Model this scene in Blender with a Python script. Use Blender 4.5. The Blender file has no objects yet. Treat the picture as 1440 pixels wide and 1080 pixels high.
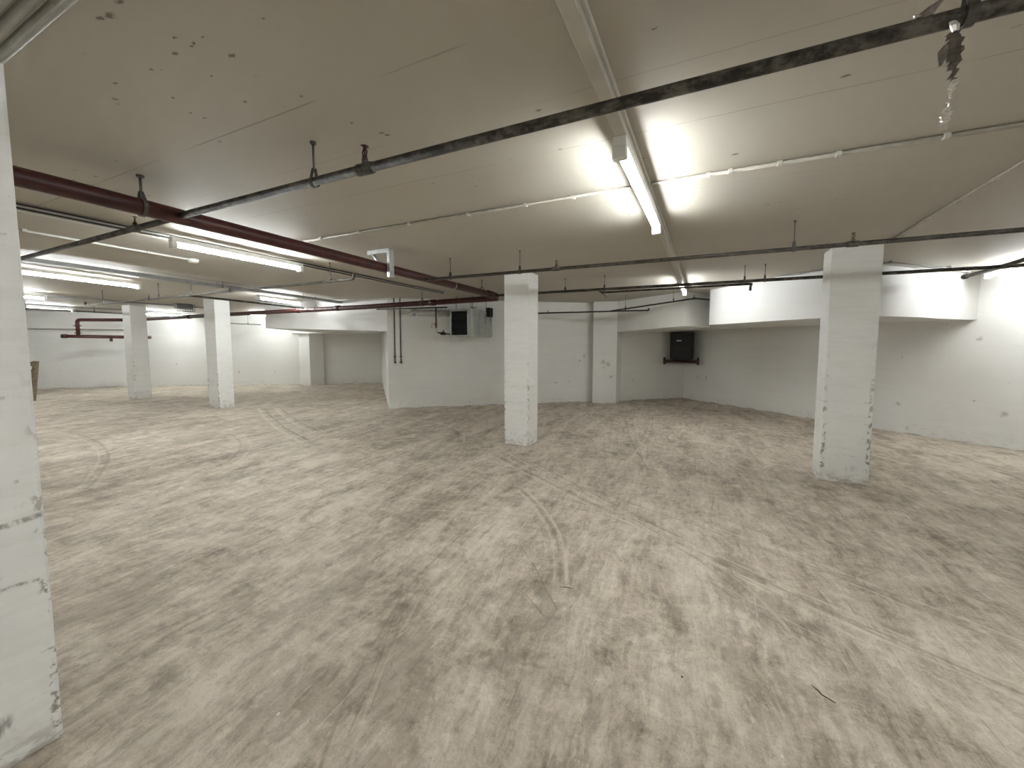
import bpy, bmesh, math, random
from mathutils import Vector, Matrix
random.seed(7)
S = bpy.context.scene
C = S.collection
V = Vector
H = 2.6            # ceiling height
EYE = 1.56

# ------------------------------------------------------------------ materials
def nt(name):
    m = bpy.data.materials.new(name); m.use_nodes = True
    t = m.node_tree
    b = t.nodes['Principled BSDF']
    return m, t, b

class G:
    """small helper to write node graphs"""
    def __init__(s, t): s.t = t
    def n(s, typ, **kw):
        x = s.t.nodes.new(typ)
        for k, v in kw.items(): setattr(x, k, v)
        return x
    def link(s, a, b): s.t.links.new(a, b)
    def put(s, sock, v):
        if v is None: return
        if isinstance(v, (int, float)): sock.default_value = v
        elif isinstance(v, (tuple, list)): sock.default_value = v
        else: s.link(v, sock)
    def math(s, op, a, b=None, c=None, clamp=False):
        x = s.n('ShaderNodeMath', operation=op, use_clamp=clamp)
        s.put(x.inputs[0], a); s.put(x.inputs[1], b); s.put(x.inputs[2], c)
        return x.outputs[0]
    def pos(s): return s.n('ShaderNodeNewGeometry').outputs['Position']
    def mapping(s, v, scale=(1,1,1), rot=(0,0,0), loc=(0,0,0)):
        x = s.n('ShaderNodeMapping'); s.put(x.inputs[0], v)
        x.inputs['Scale'].default_value = scale; x.inputs['Rotation'].default_value = rot; x.inputs['Location'].default_value = loc
        return x.outputs[0]
    def noise(s, v, scale=5, detail=4, rough=.55, dist=0):
        x = s.n('ShaderNodeTexNoise'); s.put(x.inputs['Vector'], v)
        x.inputs['Scale'].default_value = scale; x.inputs['Detail'].default_value = detail
        x.inputs['Roughness'].default_value = rough; x.inputs['Distortion'].default_value = dist
        return x.outputs[0]
    def voro(s, v, scale=5, rnd=1):
        x = s.n('ShaderNodeTexVoronoi'); s.put(x.inputs['Vector'], v)
        x.inputs['Scale'].default_value = scale; x.inputs['Randomness'].default_value = rnd
        return x.outputs['Distance']
    def rng(s, v, a, b, c=0., d=1.):
        x = s.n('ShaderNodeMapRange', interpolation_type='SMOOTHSTEP'); s.put(x.inputs[0], v)
        x.inputs[1].default_value = a; x.inputs[2].default_value = b; x.inputs[3].default_value = c; x.inputs[4].default_value = d
        return x.outputs[0]
    def mix(s, f, a, b, mode='MIX'):
        x = s.n('ShaderNodeMix', data_type='RGBA', blend_type=mode)
        s.put(x.inputs[0], f); s.put(x.inputs[6], a); s.put(x.inputs[7], b)
        return x.outputs[2]
    def sep(s, v):
        x = s.n('ShaderNodeSeparateXYZ'); s.put(x.inputs[0], v); return x.outputs
    def bump(s, h, strength=.2, dist=.01):
        x = s.n('ShaderNodeBump'); s.put(x.inputs['Height'], h)
        x.inputs['Strength'].default_value = strength; x.inputs['Distance'].default_value = dist
        return x.outputs[0]

def col(r, g, b): return (r, g, b, 1)

def plain(name, c, rough=.5, metal=0., var=.12, scale=14, bump=0.):
    m, t, b = nt(name); g = G(t)
    n = g.noise(g.pos(), scale, 5, .6)
    d = tuple(x*(1-var) for x in c); l = tuple(min(1, x*(1+var)) for x in c)
    g.put(b.inputs['Base Color'], g.mix(g.rng(n, .3, .7), (*d, 1), (*l, 1)))
    b.inputs['Roughness'].default_value = rough; b.inputs['Metallic'].default_value = metal
    if bump: g.put(b.inputs['Normal'], g.bump(n, bump, .004))
    return m

MARKS = [(-2.352, 10.208, 1.071, 0.055), (-2.231, 10.238, 1.018, 0.0495), (-2.333, 10.213, 0.925, 0.033), (-2.157, 10.256, 0.691, 0.033), (-2.868, 10.32, 1.205, 0.0385), (-2.976, 10.233, 1.094, 0.0275), (-3.477, 9.824, 0.527, 0.0275), (-3.202, 10.048, 0.538, 0.0165), (-3.525, 9.785, 1.046, 0.0165), (-5.232, 8.394, 0.103, 0.0165), (3.059, 9.139, 0.497, 0.033), (3.985, 8.36, 0.508, 0.0385), (3.163, 9.052, 0.096, 0.022), (4.044, 8.31, 1.994, 0.022), (3.75, 8.558, 1.625, 0.033), (3.06, 9.138, 1.327, 0.022), (2.425, 9.673, 0.836, 0.022), (3.748, 8.56, 0.667, 0.0165), (-1.742, 11.103, 0.545, 0.0275), (-0.169, 11.857, 0.622, 0.033), (0.038, 11.683, 0.644, 0.0275), (-15.42, 8.865, 0.493, 0.033), (-14.307, 9.499, 0.512, 0.033), (-17.294, 7.798, 0.788, 0.033)]
def paint_wall(name, base=(.80, .80, .775), dirt=.5):
    m, t, b = nt(name); g = G(t); p = g.pos(); xyz = g.sep(p)
    c = col(*base)
    # board-formed concrete showing through: horizontal bands
    band = g.noise(g.mapping(p, (.5, .5, 9)), 1.6, 3, .5)
    c = g.mix(g.math('MULTIPLY', g.rng(band, .35, .7), .10), c, col(.62, .60, .55))
    big = g.noise(p, .9, 5, .6)
    c = g.mix(g.math('MULTIPLY', g.rng(big, .48, .75), .28*dirt), c, col(.50, .47, .41))
    # scuffs: flat, stretched
    sc = g.noise(g.mapping(p, (3, 3, 26)), 1.5, 6, .7)
    msk = g.rng(g.noise(p, 1.7, 2), .5, .66)
    c = g.mix(g.math('MULTIPLY', g.math('MULTIPLY', g.rng(sc, .635, .70), msk), .55*dirt), c, col(.33, .30, .26))
    # small chips and specks
    vo = g.voro(g.mapping(p, (1, 1, 1.5)), 7.5)
    ok = g.rng(g.noise(p, 3.1, 2), .56, .62)
    c = g.mix(g.math('MULTIPLY', g.math('MULTIPLY', g.rng(vo, .10, .05), ok), .8*dirt), c, col(.16, .14, .12))
    if dirt > .4:                                   # hand marks and knocks where they sit on the walls
        wq = g.n('ShaderNodeTexNoise'); g.link(p, wq.inputs['Vector']); wq.inputs['Scale'].default_value = 18; wq.inputs['Detail'].default_value = 3
        wv = g.n('ShaderNodeVectorMath', operation='SCALE'); g.link(wq.outputs['Color'], wv.inputs[0]); wv.inputs['Scale'].default_value = .12
        pw = g.n('ShaderNodeVectorMath', operation='ADD'); g.link(p, pw.inputs[0]); g.link(wv.outputs[0], pw.inputs[1])
        mk = None
        for mx, my, mz, mr in MARKS:
            ds = g.n('ShaderNodeVectorMath', operation='DISTANCE'); g.link(pw.outputs[0], ds.inputs[0]); ds.inputs[1].default_value = (mx+.06, my+.06, mz+.06)
            k = g.rng(ds.outputs['Value'], mr*1.5, mr*.4)
            mk = k if mk is None else g.math('MAXIMUM', mk, k)
        c = g.mix(g.math('MULTIPLY', mk, .55), c, col(.27, .23, .19))
    # splash dirt at the foot
    low = g.math('MULTIPLY', g.rng(xyz[2], .35, .0), g.rng(g.noise(g.mapping(p, (5, 5, 12)), 1.5, 5, .7), .46, .68))
    c = g.mix(g.math('MULTIPLY', low, .30), c, col(.45, .41, .35))
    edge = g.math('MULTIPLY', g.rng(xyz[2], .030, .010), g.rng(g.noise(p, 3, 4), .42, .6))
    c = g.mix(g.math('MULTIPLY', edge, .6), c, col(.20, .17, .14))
    g.put(b.inputs['Base Color'], c); b.inputs['Roughness'].default_value = .62
    h = g.math('ADD', g.noise(p, 38, 3), g.math('MULTIPLY', band, 1.4))
    g.put(b.inputs['Normal'], g.bump(h, .16, .006))
    return m

def paint_pillar(name, rub=.3):
    m, t, b = nt(name); g = G(t); p = g.pos(); xyz = g.sep(p)
    o = g.n('ShaderNodeTexCoord').outputs['Object']; oxyz = g.sep(o)
    c = col(.83, .835, .81)
    band = g.noise(g.mapping(p, (2, 2, 14)), 1.6, 4, .6)
    c = g.mix(g.math('MULTIPLY', g.rng(band, .42, .7), .16), c, col(.55, .54, .50))
    # scuffs where cars and trolleys rub: stretched along the face, thin out with height
    sc = g.noise(g.mapping(p, (5, 5, 20)), 1.7, 7, .72)
    hgt = g.rng(xyz[2], 1.5, .2, .1, 1.)
    c = g.mix(g.math('MULTIPLY', g.math('MULTIPLY', g.rng(sc, .60, .70), hgt), .75), c, col(.27, .25, .22))
    # dark board joints and rub lines
    wz = g.math('ADD', xyz[2], g.math('MULTIPLY', g.math('SUBTRACT', g.noise(p, 7, 3), .5), .05))
    for zz, w, a in ((.905, .010, .75), (.67, .006, .7), (.17, .030, .8), (1.36, .005, .35), (1.95, .004, .3)):
        k = g.math('MULTIPLY', g.rng(g.math('ABSOLUTE', g.math('SUBTRACT', wz, zz)), w*1.6, w*.3), g.rng(g.noise(g.mapping(p, (6, 6, 2)), 1.4+zz, 4, .7), .47, .60))
        c = g.mix(g.math('MULTIPLY', k, a*rub), c, col(.16, .145, .125))
    # chipped arrises
    ex = g.math('MULTIPLY', g.rng(g.math('ABSOLUTE', oxyz[0]), .172, .196), g.rng(g.math('ABSOLUTE', oxyz[1]), .150, .172))
    ch = g.math('MULTIPLY', ex, g.rng(g.noise(p, 16, 4, .65), .52, .60))
    ch = g.math('MULTIPLY', ch, g.rng(xyz[2], 1.7, .5))
    c = g.mix(g.math('MULTIPLY', ch, .85), c, col(.22, .18, .14))
    vo = g.voro(p, 9); ok = g.rng(g.noise(p, 2.7, 2), .57, .63)
    c = g.mix(g.math('MULTIPLY', g.math('MULTIPLY', g.rng(vo, .10, .05), ok), .75), c, col(.2, .18, .15))
    low = g.math('MULTIPLY', g.rng(xyz[2], .16, .0), g.rng(g.noise(g.mapping(p, (6, 6, 16)), 1.5, 5, .7), .42, .62))
    c = g.mix(g.math('MULTIPLY', low, .7), c, col(.34, .29, .23))
    g.put(b.inputs['Base Color'], c); b.inputs['Roughness'].default_value = .6
    g.put(b.inputs['Normal'], g.bump(g.math('ADD', g.noise(p, 30, 4), band), .22, .006))
    return m

FLECKS = [(-1.649, 0.656, 0.0153), (-1.788, 0.658, 0.0136), (-1.748, 0.668, 0.0170), (-1.670, 0.808, 0.0085), (-1.642, 0.847, 0.0085), (-1.665, 0.854, 0.0085), (-1.581, 0.847, 0.0068), (-1.759, 0.848, 0.0119), (-1.585, 0.943, 0.0136), (-1.943, 0.855, 0.0085), (-2.173, 0.833, 0.0102), (-1.775, 0.976, 0.0068), (-1.833, 1.134, 0.0102), (-1.911, 0.871, 0.0051), (-2.143, 1.080, 0.0085), (-2.130, 1.131, 0.0085), (-2.308, 1.287, 0.0102), (-2.080, 0.987, 0.0068), (-1.486, 1.587, 0.0136), (-1.475, 1.615, 0.0119), (-1.548, 1.457, 0.0102), (-0.711, 1.742, 0.0136), (-0.351, 2.438, 0.0102), (0.114, 2.604, 0.0153), (-0.741, 2.131, 0.0102), (0.462, 2.048, 0.0153), (-1.317, 0.887, 0.0068), (-0.188, 1.473, 0.0085)]
def ceiling_mat():
    m, t, b = nt('ceiling_paint'); g = G(t); p = g.pos(); xyz = g.sep(p)
    c = col(.475, .445, .38)
    pl = g.noise(g.mapping(p, (.6, 2.2, 1)), 1.1, 5, .6)
    c = g.mix(g.math('MULTIPLY', g.rng(pl, .4, .72), .22), c, col(.41, .375, .31))
    cool = g.noise(p, .7, 3)
    c = g.mix(g.math('MULTIPLY', g.rng(cool, .45, .7), .25), c, col(.465, .46, .415))
    # board joints in the formwork, along x at the heights measured on the slab
    wob = g.math('MULTIPLY', g.math('SUBTRACT', g.noise(p, 6, 3), .5), .012)
    for yy, w, a in ((1.262, .0035, .62), (2.137, .003, .5), (1.686, .0025, .35), (3.05, .0025, .3), (4.45, .003, .35), (-.1, .003, .4), (5.2, .0025, .25)):
        d = g.math('ABSOLUTE', g.math('SUBTRACT', g.math('ADD', xyz[1], wob), yy))
        k = g.math('MULTIPLY', g.rng(d, w*1.8, w*.5), g.rng(g.noise(g.mapping(p, (1, .3, 1)), 1.3 + yy*.1, 3), .36, .52))
        c = g.mix(g.math('MULTIPLY', k, a), c, col(.20, .17, .13))
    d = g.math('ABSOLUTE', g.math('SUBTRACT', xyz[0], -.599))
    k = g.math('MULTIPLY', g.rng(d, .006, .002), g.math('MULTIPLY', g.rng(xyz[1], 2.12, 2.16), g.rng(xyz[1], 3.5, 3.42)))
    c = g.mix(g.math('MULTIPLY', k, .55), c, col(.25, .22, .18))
    # dark flecks and peeled spots where they sit on the slab
    fleck = None
    wv = g.n('ShaderNodeVectorMath', operation='SCALE'); 
    wq = g.n('ShaderNodeTexNoise'); g.link(p, wq.inputs['Vector']); wq.inputs['Scale'].default_value = 60; wq.inputs['Detail'].default_value = 3
    g.link(wq.outputs['Color'], wv.inputs[0]); wv.inputs['Scale'].default_value = .022
    pw = g.n('ShaderNodeVectorMath', operation='ADD'); g.link(p, pw.inputs[0]); g.link(wv.outputs[0], pw.inputs[1])
    for fx, fy, fr in FLECKS:
        vd = g.n('ShaderNodeVectorMath', operation='SUBTRACT'); g.link(pw.outputs[0], vd.inputs[0]); vd.inputs[1].default_value = (fx+.011, fy+.011, H+.011)
        ms = g.n('ShaderNodeVectorMath', operation='MULTIPLY'); g.link(vd.outputs[0], ms.inputs[0]); ms.inputs[1].default_value = (.75, 1.5, 0)
        ln = g.n('ShaderNodeVectorMath', operation='LENGTH'); g.link(ms.outputs[0], ln.inputs[0])
        k = g.rng(ln.outputs['Value'], fr*1.25, fr*.35)
        fleck = k if fleck is None else g.math('MAXIMUM', fleck, k)
    c = g.mix(g.math('MULTIPLY', fleck, .85), c, col(.10, .085, .06))
    # soot flecks and peeling dots, in drifts
    vo = g.voro(g.mapping(p, (9, 13, 9), (0, 0, .5)), 1.0)
    ok = g.rng(g.noise(p, 1.35, 3), .55, .66)
    sz = g.rng(g.noise(p, 21, 2), .35, .6)
    fl = g.math('MULTIPLY', g.math('MULTIPLY', g.rng(vo, .17, .09), ok), sz)
    c = g.mix(g.math('MULTIPLY', fl, .8), c, col(.13, .11, .085))
    g.put(b.inputs['Base Color'], c); b.inputs['Roughness'].default_value = .6
    g.put(b.inputs['Normal'], g.bump(g.noise(p, 26, 4), .10, .006))
    return m

# tyre marks: circle centre, radius, mid angle, half spread, width, strength (dark below 0)
TRACKS = [
 (18.248, 35.23, 36.916, -2.085, .093, .022, .8), (18.248, 35.23, 36.80, -2.085, .093, .020, .6), (18.248, 35.23, 36.86, -2.085, .093, .018, -.55),
 (27.832, 42.672, 48.349, -2.19, .060, .022, .7), (27.832, 42.672, 48.23, -2.19, .060, .018, -.5),
 (-3.528, 1.591, 2.879, .568, .33, .022, .75), (-3.528, 1.591, 2.80, .568, .33, .020, .6), (-3.528, 1.591, 2.84, .568, .33, .018, -.6),
 (-1.233, 1.85, 1.823, 1.291, 1.05, .018, .5), (-1.233, 1.85, 1.74, 1.291, .9, .016, -.4),
 (.746, 23.344, 20.245, -1.996, .11, .05, .8), (.746, 23.344, 20.12, -1.996, .11, .03, -.7),
 (-.195, 22.057, 18.343, -1.988, .10, .05, .8), (-.195, 22.057, 18.23, -1.988, .10, .03, -.7),
 (-7.535, 1.516, 2.547, 1.111, .6, .03, .55), (-7.535, 1.516, 2.42, 1.111, .6, .025, -.4),
 (-9.739, -4.449, 7.308, 1.291, .29, .035, -.45), (-9.739, -4.449, 7.22, 1.291, .29, .025, .4),
 (-5.115, 4.503, 1.87, .993, .68, .03, .6), (-5.115, 4.503, 1.78, .993, .68, .022, -.5),
 (-5.41, -8.557, 13.444, 1.149, .21, .018, .6), (-5.41, -8.557, 13.36, 1.149, .21, .016, -.4),
 (-5.153, -1.136, 5.492, 0.7049, 0.0694, 0.007, -0.8),
 (-2.6, 1.922, 1.452, 0.339, 0.2947, 0.006, -0.7),
 (-4.066, -1.57, 4.879, 0.8545, 0.0236, 0.007, -0.7),
 (-5.658, -0.843, 4.806, 0.515, 0.1103, 0.005, -0.6),
 (-4.618, -0.274, 3.666, 0.5257, 0.1337, 0.005, -0.5),
 (-15.091, 25.442, 27.091, -1.0403, 0.0117, 0.009, 0.5),
 (66.939, 20.579, 69.285, -2.9453, 0.0239, 0.03, 0.6),
 (-45.716, -1.132, 45.048, 0.1675, 0.019, 0.03, 0.5),
 (-16.864, 6.537, 16.02, 0.0212, 0.1023, 0.03, 0.5),
 (17.811, 11.61, 19.519, -2.8851, 0.0857, 0.025, -0.5),
 (-3.68, 1.316, 3.004, 1.0672, 0.1164, 0.014, -0.6),
 (-4.367, 0.109, 4.329, 1.0532, 0.0842, 0.012, 0.6),
 (7.425, -22.019, 26.773, 1.9145, 0.0338, 0.008, 0.7),
 (0.407, 2.993, 0.322, -1.6598, 0.3453, 0.012, 0.5),
 (1.08, 3.698, 1.329, -2.1576, 0.2585, 0.01, -0.6),
 (-2.413, -1.879, 5.334, 1.027, 0.0673, 0.01, 0.5),
 (0.002, 4.559, 1.576, -1.0597, 0.3001, 0.009, -0.5),
 (3.06, 3.325, 2.386, -2.9756, 0.044, 0.012, -0.6),
 (6.153, 3.981, 5.876, -2.889, 0.0167, 0.01, -0.6),
 (1.15, 2.438, 0.453, -3.1128, 0.1572, 0.01, -0.6),
 (0.657, 0.873, 1.68, 1.4351, 0.0764, 0.006, 0.9),
 (-0.777, 1.985, 2.163, 1.0176, 0.3274, 0.01, -0.6),
 (0.596, 2.458, 0.799, 0.7985, 0.4642, 0.01, 0.6),
 (-1.182, -8.009, 11.563, 1.8008, 0.1877, 0.012, 0.3),
 (1.573, 2.683, 3.312, -2.86, .66, .014, -.45), (1.573, 2.683, 3.20, -2.86, .66, .014, .35),
]
def floor_mat():
    m, t, b = nt('dusty_concrete'); g = G(t); p = g.pos(); xyz = g.sep(p)
    rz = math.radians(5)
    wp = g.n('ShaderNodeVectorMath', operation='ADD'); g.link(p, wp.inputs[0])
    wn_ = g.n('ShaderNodeTexNoise'); g.link(p, wn_.inputs['Vector']); wn_.inputs['Scale'].default_value = 1.3; wn_.inputs['Detail'].default_value = 3
    wm = g.n('ShaderNodeVectorMath', operation='SCALE'); g.link(wn_.outputs['Color'], wm.inputs[0]); wm.inputs['Scale'].default_value = .22
    g.link(wm.outputs[0], wp.inputs[1])
    r = g.mapping(wp.outputs[0], (1, 1, 1), (0, 0, -rz))
    s1 = g.noise(g.mapping(r, (2.6, .75, 1)), 1.5, 7, .70, .3)      # broad sweeping streaks
    s2 = g.noise(g.mapping(r, (15, 2.6, 1)), 1.5, 6, .72, .3)        # fine sweeping streaks
    s3 = g.noise(g.mapping(wp.outputs[0], (2.2, 10, 1), (0, 0, .55)), 1.3, 7, .72, .2)  # cross scuffs
    big = g.noise(p, .42, 5, .6, .3)
    mid = g.noise(wp.outputs[0], 5.5, 8, .80, .25)
    gran = g.noise(p, 21, 6, .85, .4)
    fine = g.noise(p, 95, 3, .8)
    v = g.math('MULTIPLY', s1, .34)
    v = g.math('ADD', v, g.math('MULTIPLY', s2, .26))
    v = g.math('ADD', v, g.math('MULTIPLY', s3, .12))
    v = g.math('ADD', v, g.math('MULTIPLY', big, .20))
    v = g.math('ADD', v, g.math('MULTIPLY', mid, .52))
    v = g.math('ADD', v, g.math('MULTIPLY', gran, .40))
    v = g.math('ADD', v, g.math('MULTIPLY', fine, .10))       # mean ~ .78
    v = g.math('MULTIPLY', v, .72)
    cr = g.n('ShaderNodeValToRGB'); g.link(v, cr.inputs[0])
    e = cr.color_ramp.elements
    e[0].position = 0.592; e[0].color = col(.175, .142, .110)
    e[1].position = 0.762; e[1].color = col(.74, .665, .57)
    x = e.new(0.634); x.color = col(.315, .265, .209)
    x = e.new(0.677); x.color = col(.47, .408, .332)
    x = e.new(0.713); x.color = col(.59, .522, .436)
    c = cr.outputs[0]
    c = g.mix(g.math('MULTIPLY', g.math('MULTIPLY', g.rng(gran, .50, .60), g.rng(mid, .40, .56)), .32), c, col(.20, .165, .125))
    c = g.mix(g.math('MULTIPLY', g.math('MULTIPLY', g.rng(gran, .50, .40), g.rng(mid, .56, .44)), .30), c, col(.72, .66, .56))
    # dark trodden patches, thicker on the ground near the entrance side
    pa = g.noise(g.mapping(r, (1.7, .8, 1)), 1.35, 8, .72, .25)
    near = g.rng(xyz[1], 3.6, 1.2, .0, .05)
    c = g.mix(g.math('MULTIPLY', g.rng(g.math('ADD', pa, near), .545, .60), .36), c, col(.225, .182, .14))
    # hair-thin scratches and drag marks, three headings
    for rot, sx, sy, thr, dk in ((-.09, 42, .9, .675, 1), (.95, 30, .8, .675, 1), (1.25, 34, .8, .68, 0), (.35, 30, .9, .68, 0), (-.75, 26, .8, .68, 1)):
        q = g.noise(g.mapping(wp.outputs[0], (sx, sy, 1), (0, 0, rot)), 1.0, 2, .5, .15)
        k = g.math('MULTIPLY', g.rng(q, thr, thr+.05), g.rng(g.noise(p, 1.9 + rot, 3), .46, .60))
        c = g.mix(g.math('MULTIPLY', k, .50 if dk else .55), c, col(.20, .165, .13) if dk else col(.72, .66, .57))
    # pits
    pit = g.math('MULTIPLY', g.rng(g.voro(p, 46), .17, .09), g.rng(g.noise(p, 6, 4), .52, .60))
    c = g.mix(g.math('MULTIPLY', pit, .5), c, col(.17, .14, .11))
    # tyre tracks
    lite = None; dark = None
    wob = g.math('MULTIPLY', g.math('SUBTRACT', g.noise(p, 1.1, 3), .5), .08)
    for cx, cy, R, mid_a, half, w, a in TRACKS:
        vs = g.n('ShaderNodeVectorMath', operation='SUBTRACT'); g.link(p, vs.inputs[0]); vs.inputs[1].default_value = (cx, cy, 0)
        ln = g.n('ShaderNodeVectorMath', operation='LENGTH'); g.link(vs.outputs[0], ln.inputs[0])
        d = g.math('ABSOLUTE', g.math('SUBTRACT', g.math('ADD', ln.outputs['Value'], wob), R))
        nm = g.n('ShaderNodeVectorMath', operation='NORMALIZE'); g.link(vs.outputs[0], nm.inputs[0])
        dt = g.n('ShaderNodeVectorMath', operation='DOT_PRODUCT'); g.link(nm.outputs[0], dt.inputs[0]); dt.inputs[1].default_value = (math.cos(mid_a), math.sin(mid_a), 0)
        ang = g.rng(dt.outputs['Value'], math.cos(half*1.12), math.cos(half*.8))
        k = g.math('MULTIPLY', g.math('MULTIPLY', g.rng(d, w*.8, w*.35), ang), abs(a))
        if a > 0: lite = k if lite is None else g.math('MAXIMUM', lite, k)
        else: dark = k if dark is None else g.math('MAXIMUM', dark, k)
    brk = g.rng(g.math('ADD', g.math('MULTIPLY', g.noise(p, 3.5, 5, .7), .6), g.math('MULTIPLY', fine, .4)), .41, .52)
    c = g.mix(g.math('MULTIPLY', g.math('MULTIPLY', dark, brk), .85), c, col(.22, .185, .145))
    c = g.mix(g.math('MULTIPLY', g.math('MULTIPLY', lite, brk), .85), c, col(.70, .64, .55))
    # pale dust patches and dark damp spots
    du = g.math('MULTIPLY', g.rng(g.noise(p, 1.1, 6, .7), .54, .68), g.rng(fine, .42, .6))
    c = g.mix(g.math('MULTIPLY', du, .30), c, col(.66, .61, .53))
    sp = g.math('MULTIPLY', g.rng(g.voro(p, 11), .11, .06), g.rng(g.noise(p, 2.3, 2), .55, .62))
    c = g.mix(g.math('MULTIPLY', sp, .45), c, col(.17, .145, .115))
    g.put(b.inputs['Base Color'], c); b.inputs['Roughness'].default_value = .82
    b.inputs['Specular IOR Level'].default_value = .3
    hgt = g.math('ADD', g.math('MULTIPLY', fine, .5), g.math('ADD', g.math('MULTIPLY', mid, .6), s2))
    g.put(b.inputs['Normal'], g.bump(hgt, .35, .012))
    return m

def dusty_pipe(name, dark, dust):
    m, t, b = nt(name); g = G(t); p = g.pos()
    n = g.noise(g.mapping(p, (3, 3, 9)), 3.2, 6, .7)
    n2 = g.noise(p, 22, 5, .7)
    c = g.mix(g.rng(g.math('ADD', g.math('MULTIPLY', n, .6), g.math('MULTIPLY', n2, .4)), .42, .62), col(*dark), col(*dust))
    g.put(b.inputs['Base Color'], c); b.inputs['Roughness'].default_value = .6; b.inputs['Metallic'].default_value = .25
    g.put(b.inputs['Normal'], g.bump(n2, .3, .003))
    return m

M = dict(
  wall=paint_wall('wall_paint'),
  soffit=paint_wall('soffit_paint', (.74, .74, .73), .25),
  pillar=paint_pillar('pillar_paint'),
  pillarnear=paint_pillar('scuffed_pillar_paint', 1.),
  ceiling=ceiling_mat(),
  floor=floor_mat(),
  red=plain('red_oxide_paint', (.062, .015, .013), .42, 0, .25, 9),
  reddark=plain('red_oxide_fitting', (.045, .011, .010), .5, 0, .2, 12),
  sprk=dusty_pipe('dusty_black_steel', (.035, .031, .026), (.165, .152, .128)),
  sprk2=dusty_pipe('grey_steel_pipe', (.050, .045, .038), (.135, .122, .104)),
  black=plain('black_steel', (.018, .016, .015), .5, .2, .2, 20),
  rod=plain('zinc_rod', (.11, .105, .095), .5, .5, .2, 30),
  galv=plain('galvanised_steel', (.58, .59, .59), .30, .75, .12, 18),
  white=plain('white_enamel', (.74, .74, .71), .4, 0, .05, 10),
  trunk=plain('cream_enamel', (.56, .54, .48), .45, 0, .06, 8),
  conduit=plain('painted_conduit', (.36, .335, .28), .55, 0, .12, 20),
  cupipe=plain('shade_darkened_white_pipe', (.36, .36, .325), .45, 0, .1, 14),  # white pipes greyed: the shade they hang in is put into this colour
  cabinet=plain('grey_green_enamel', (.40, .42, .385), .3, .1, .1, 8),
  dark=plain('black_plastic', (.0035, .0035, .004), .6, 0, .15, 12),
  bracket=plain('rust_red_shelf', (.040, .011, .008), .65, 0, .25, 10),
  brass=plain('brass', (.17, .105, .055), .45, .6, .15, 20),
  foil=plain('silver_foil', (.72, .70, .66), .3, .6, .15, 40, .5),
  foildark=plain('dusty_foil_backing', (.20, .175, .15), .7, 0, .35, 45, .5),
  wood=plain('raw_pine', (.21, .165, .115), .7, 0, .25, 16),
  tray=plain('grey_tray', (.30, .30, .29), .5, .3, .1, 8),
  twig=plain('dry_twig', (.05, .035, .022), .8, 0, .3, 40),
  chip=plain('white_chip', (.75, .73, .68), .6, 0, .1, 30),
)
def tube_mat(name, c, s):
    m, t, b = nt(name)
    b.inputs['Base Color'].default_value = (.9, .9, .9, 1)
    b.inputs['Emission Color'].default_value = (*c, 1); b.inputs['Emission Strength'].default_value = s
    return m
M['tube'] = tube_mat('fluorescent_tube', (.935, .985, 1.0), 24.0)
M['tubeold'] = tube_mat('aged_fluorescent_tube', (.955, .985, 1.0), 17.5)

# ------------------------------------------------------------------ mesh helpers
def frame(d):
    d = V(d).normalized()
    u = V((0, 0, 1)) if abs(d.z) < .95 else V((1, 0, 0))
    a = d.cross(u).normalized(); b = a.cross(d).normalized()
    return d, a, b
def tube(bm, pts, r, n=14, caps=True):
    pts = [V(p) for p in pts]; rings = []
    rr = r if isinstance(r, (list, tuple)) else [r]*len(pts)
    ref = None
    for i, p in enumerate(pts):
        if i == 0: d = pts[1]-p
        elif i == len(pts)-1: d = p-pts[i-1]
        else: d = (pts[i+1]-p).normalized() + (p-pts[i-1]).normalized()
        d.normalize()
        if ref is None: _, a, b = frame(d)
        else:
            a = (ref - d*ref.dot(d)).normalized(); b = a.cross(d)
        ref = a
        rings.append([bm.verts.new(p + a*math.cos(t)*rr[i] + b*math.sin(t)*rr[i]) for t in (2*math.pi*k/n for k in range(n))])
    for i in range(len(rings)-1):
        A, B = rings[i], rings[i+1]
        for k in range(n):
            f = bm.faces.new((A[k], A[(k+1) % n], B[(k+1) % n], B[k])); f.smooth = True
    if caps:
        bm.faces.new(rings[0][::-1]); bm.faces.new(rings[-1])
def box(bm, lo, hi, bev=0., mat=None):
    r = bmesh.ops.create_cube(bm, size=1)
    vs = r['verts']
    for v in vs:
        v.co = V([lo[i] + (v.co[i]+.5)*(hi[i]-lo[i]) for i in range(3)])
    if bev:
        es = list({e for v in vs for e in v.link_edges})
        q = bmesh.ops.bevel(bm, geom=es, offset=bev, segments=2, affect='EDGES', profile=.5)
        vs = list({v for f in q['faces'] for v in f.verts} | {v for v in vs if v.is_valid})
    if mat is not None:
        for v in vs: v.co = mat @ v.co
    return vs
def prism(bm, poly, z0, z1):
    """poly: list of (x,y); z0 a number or a list"""
    n = len(poly); zz = z0 if isinstance(z0, (list, tuple)) else [z0]*n
    lo = [bm.verts.new((p[0], p[1], zz[i])) for i, p in enumerate(poly)]
    hi = [bm.verts.new((p[0], p[1], z1)) for p in poly]
    for i in range(n):
        bm.faces.new((lo[i], lo[(i+1) % n], hi[(i+1) % n], hi[i]))
    bm.faces.new(lo[::-1]); bm.faces.new(hi)
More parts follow.
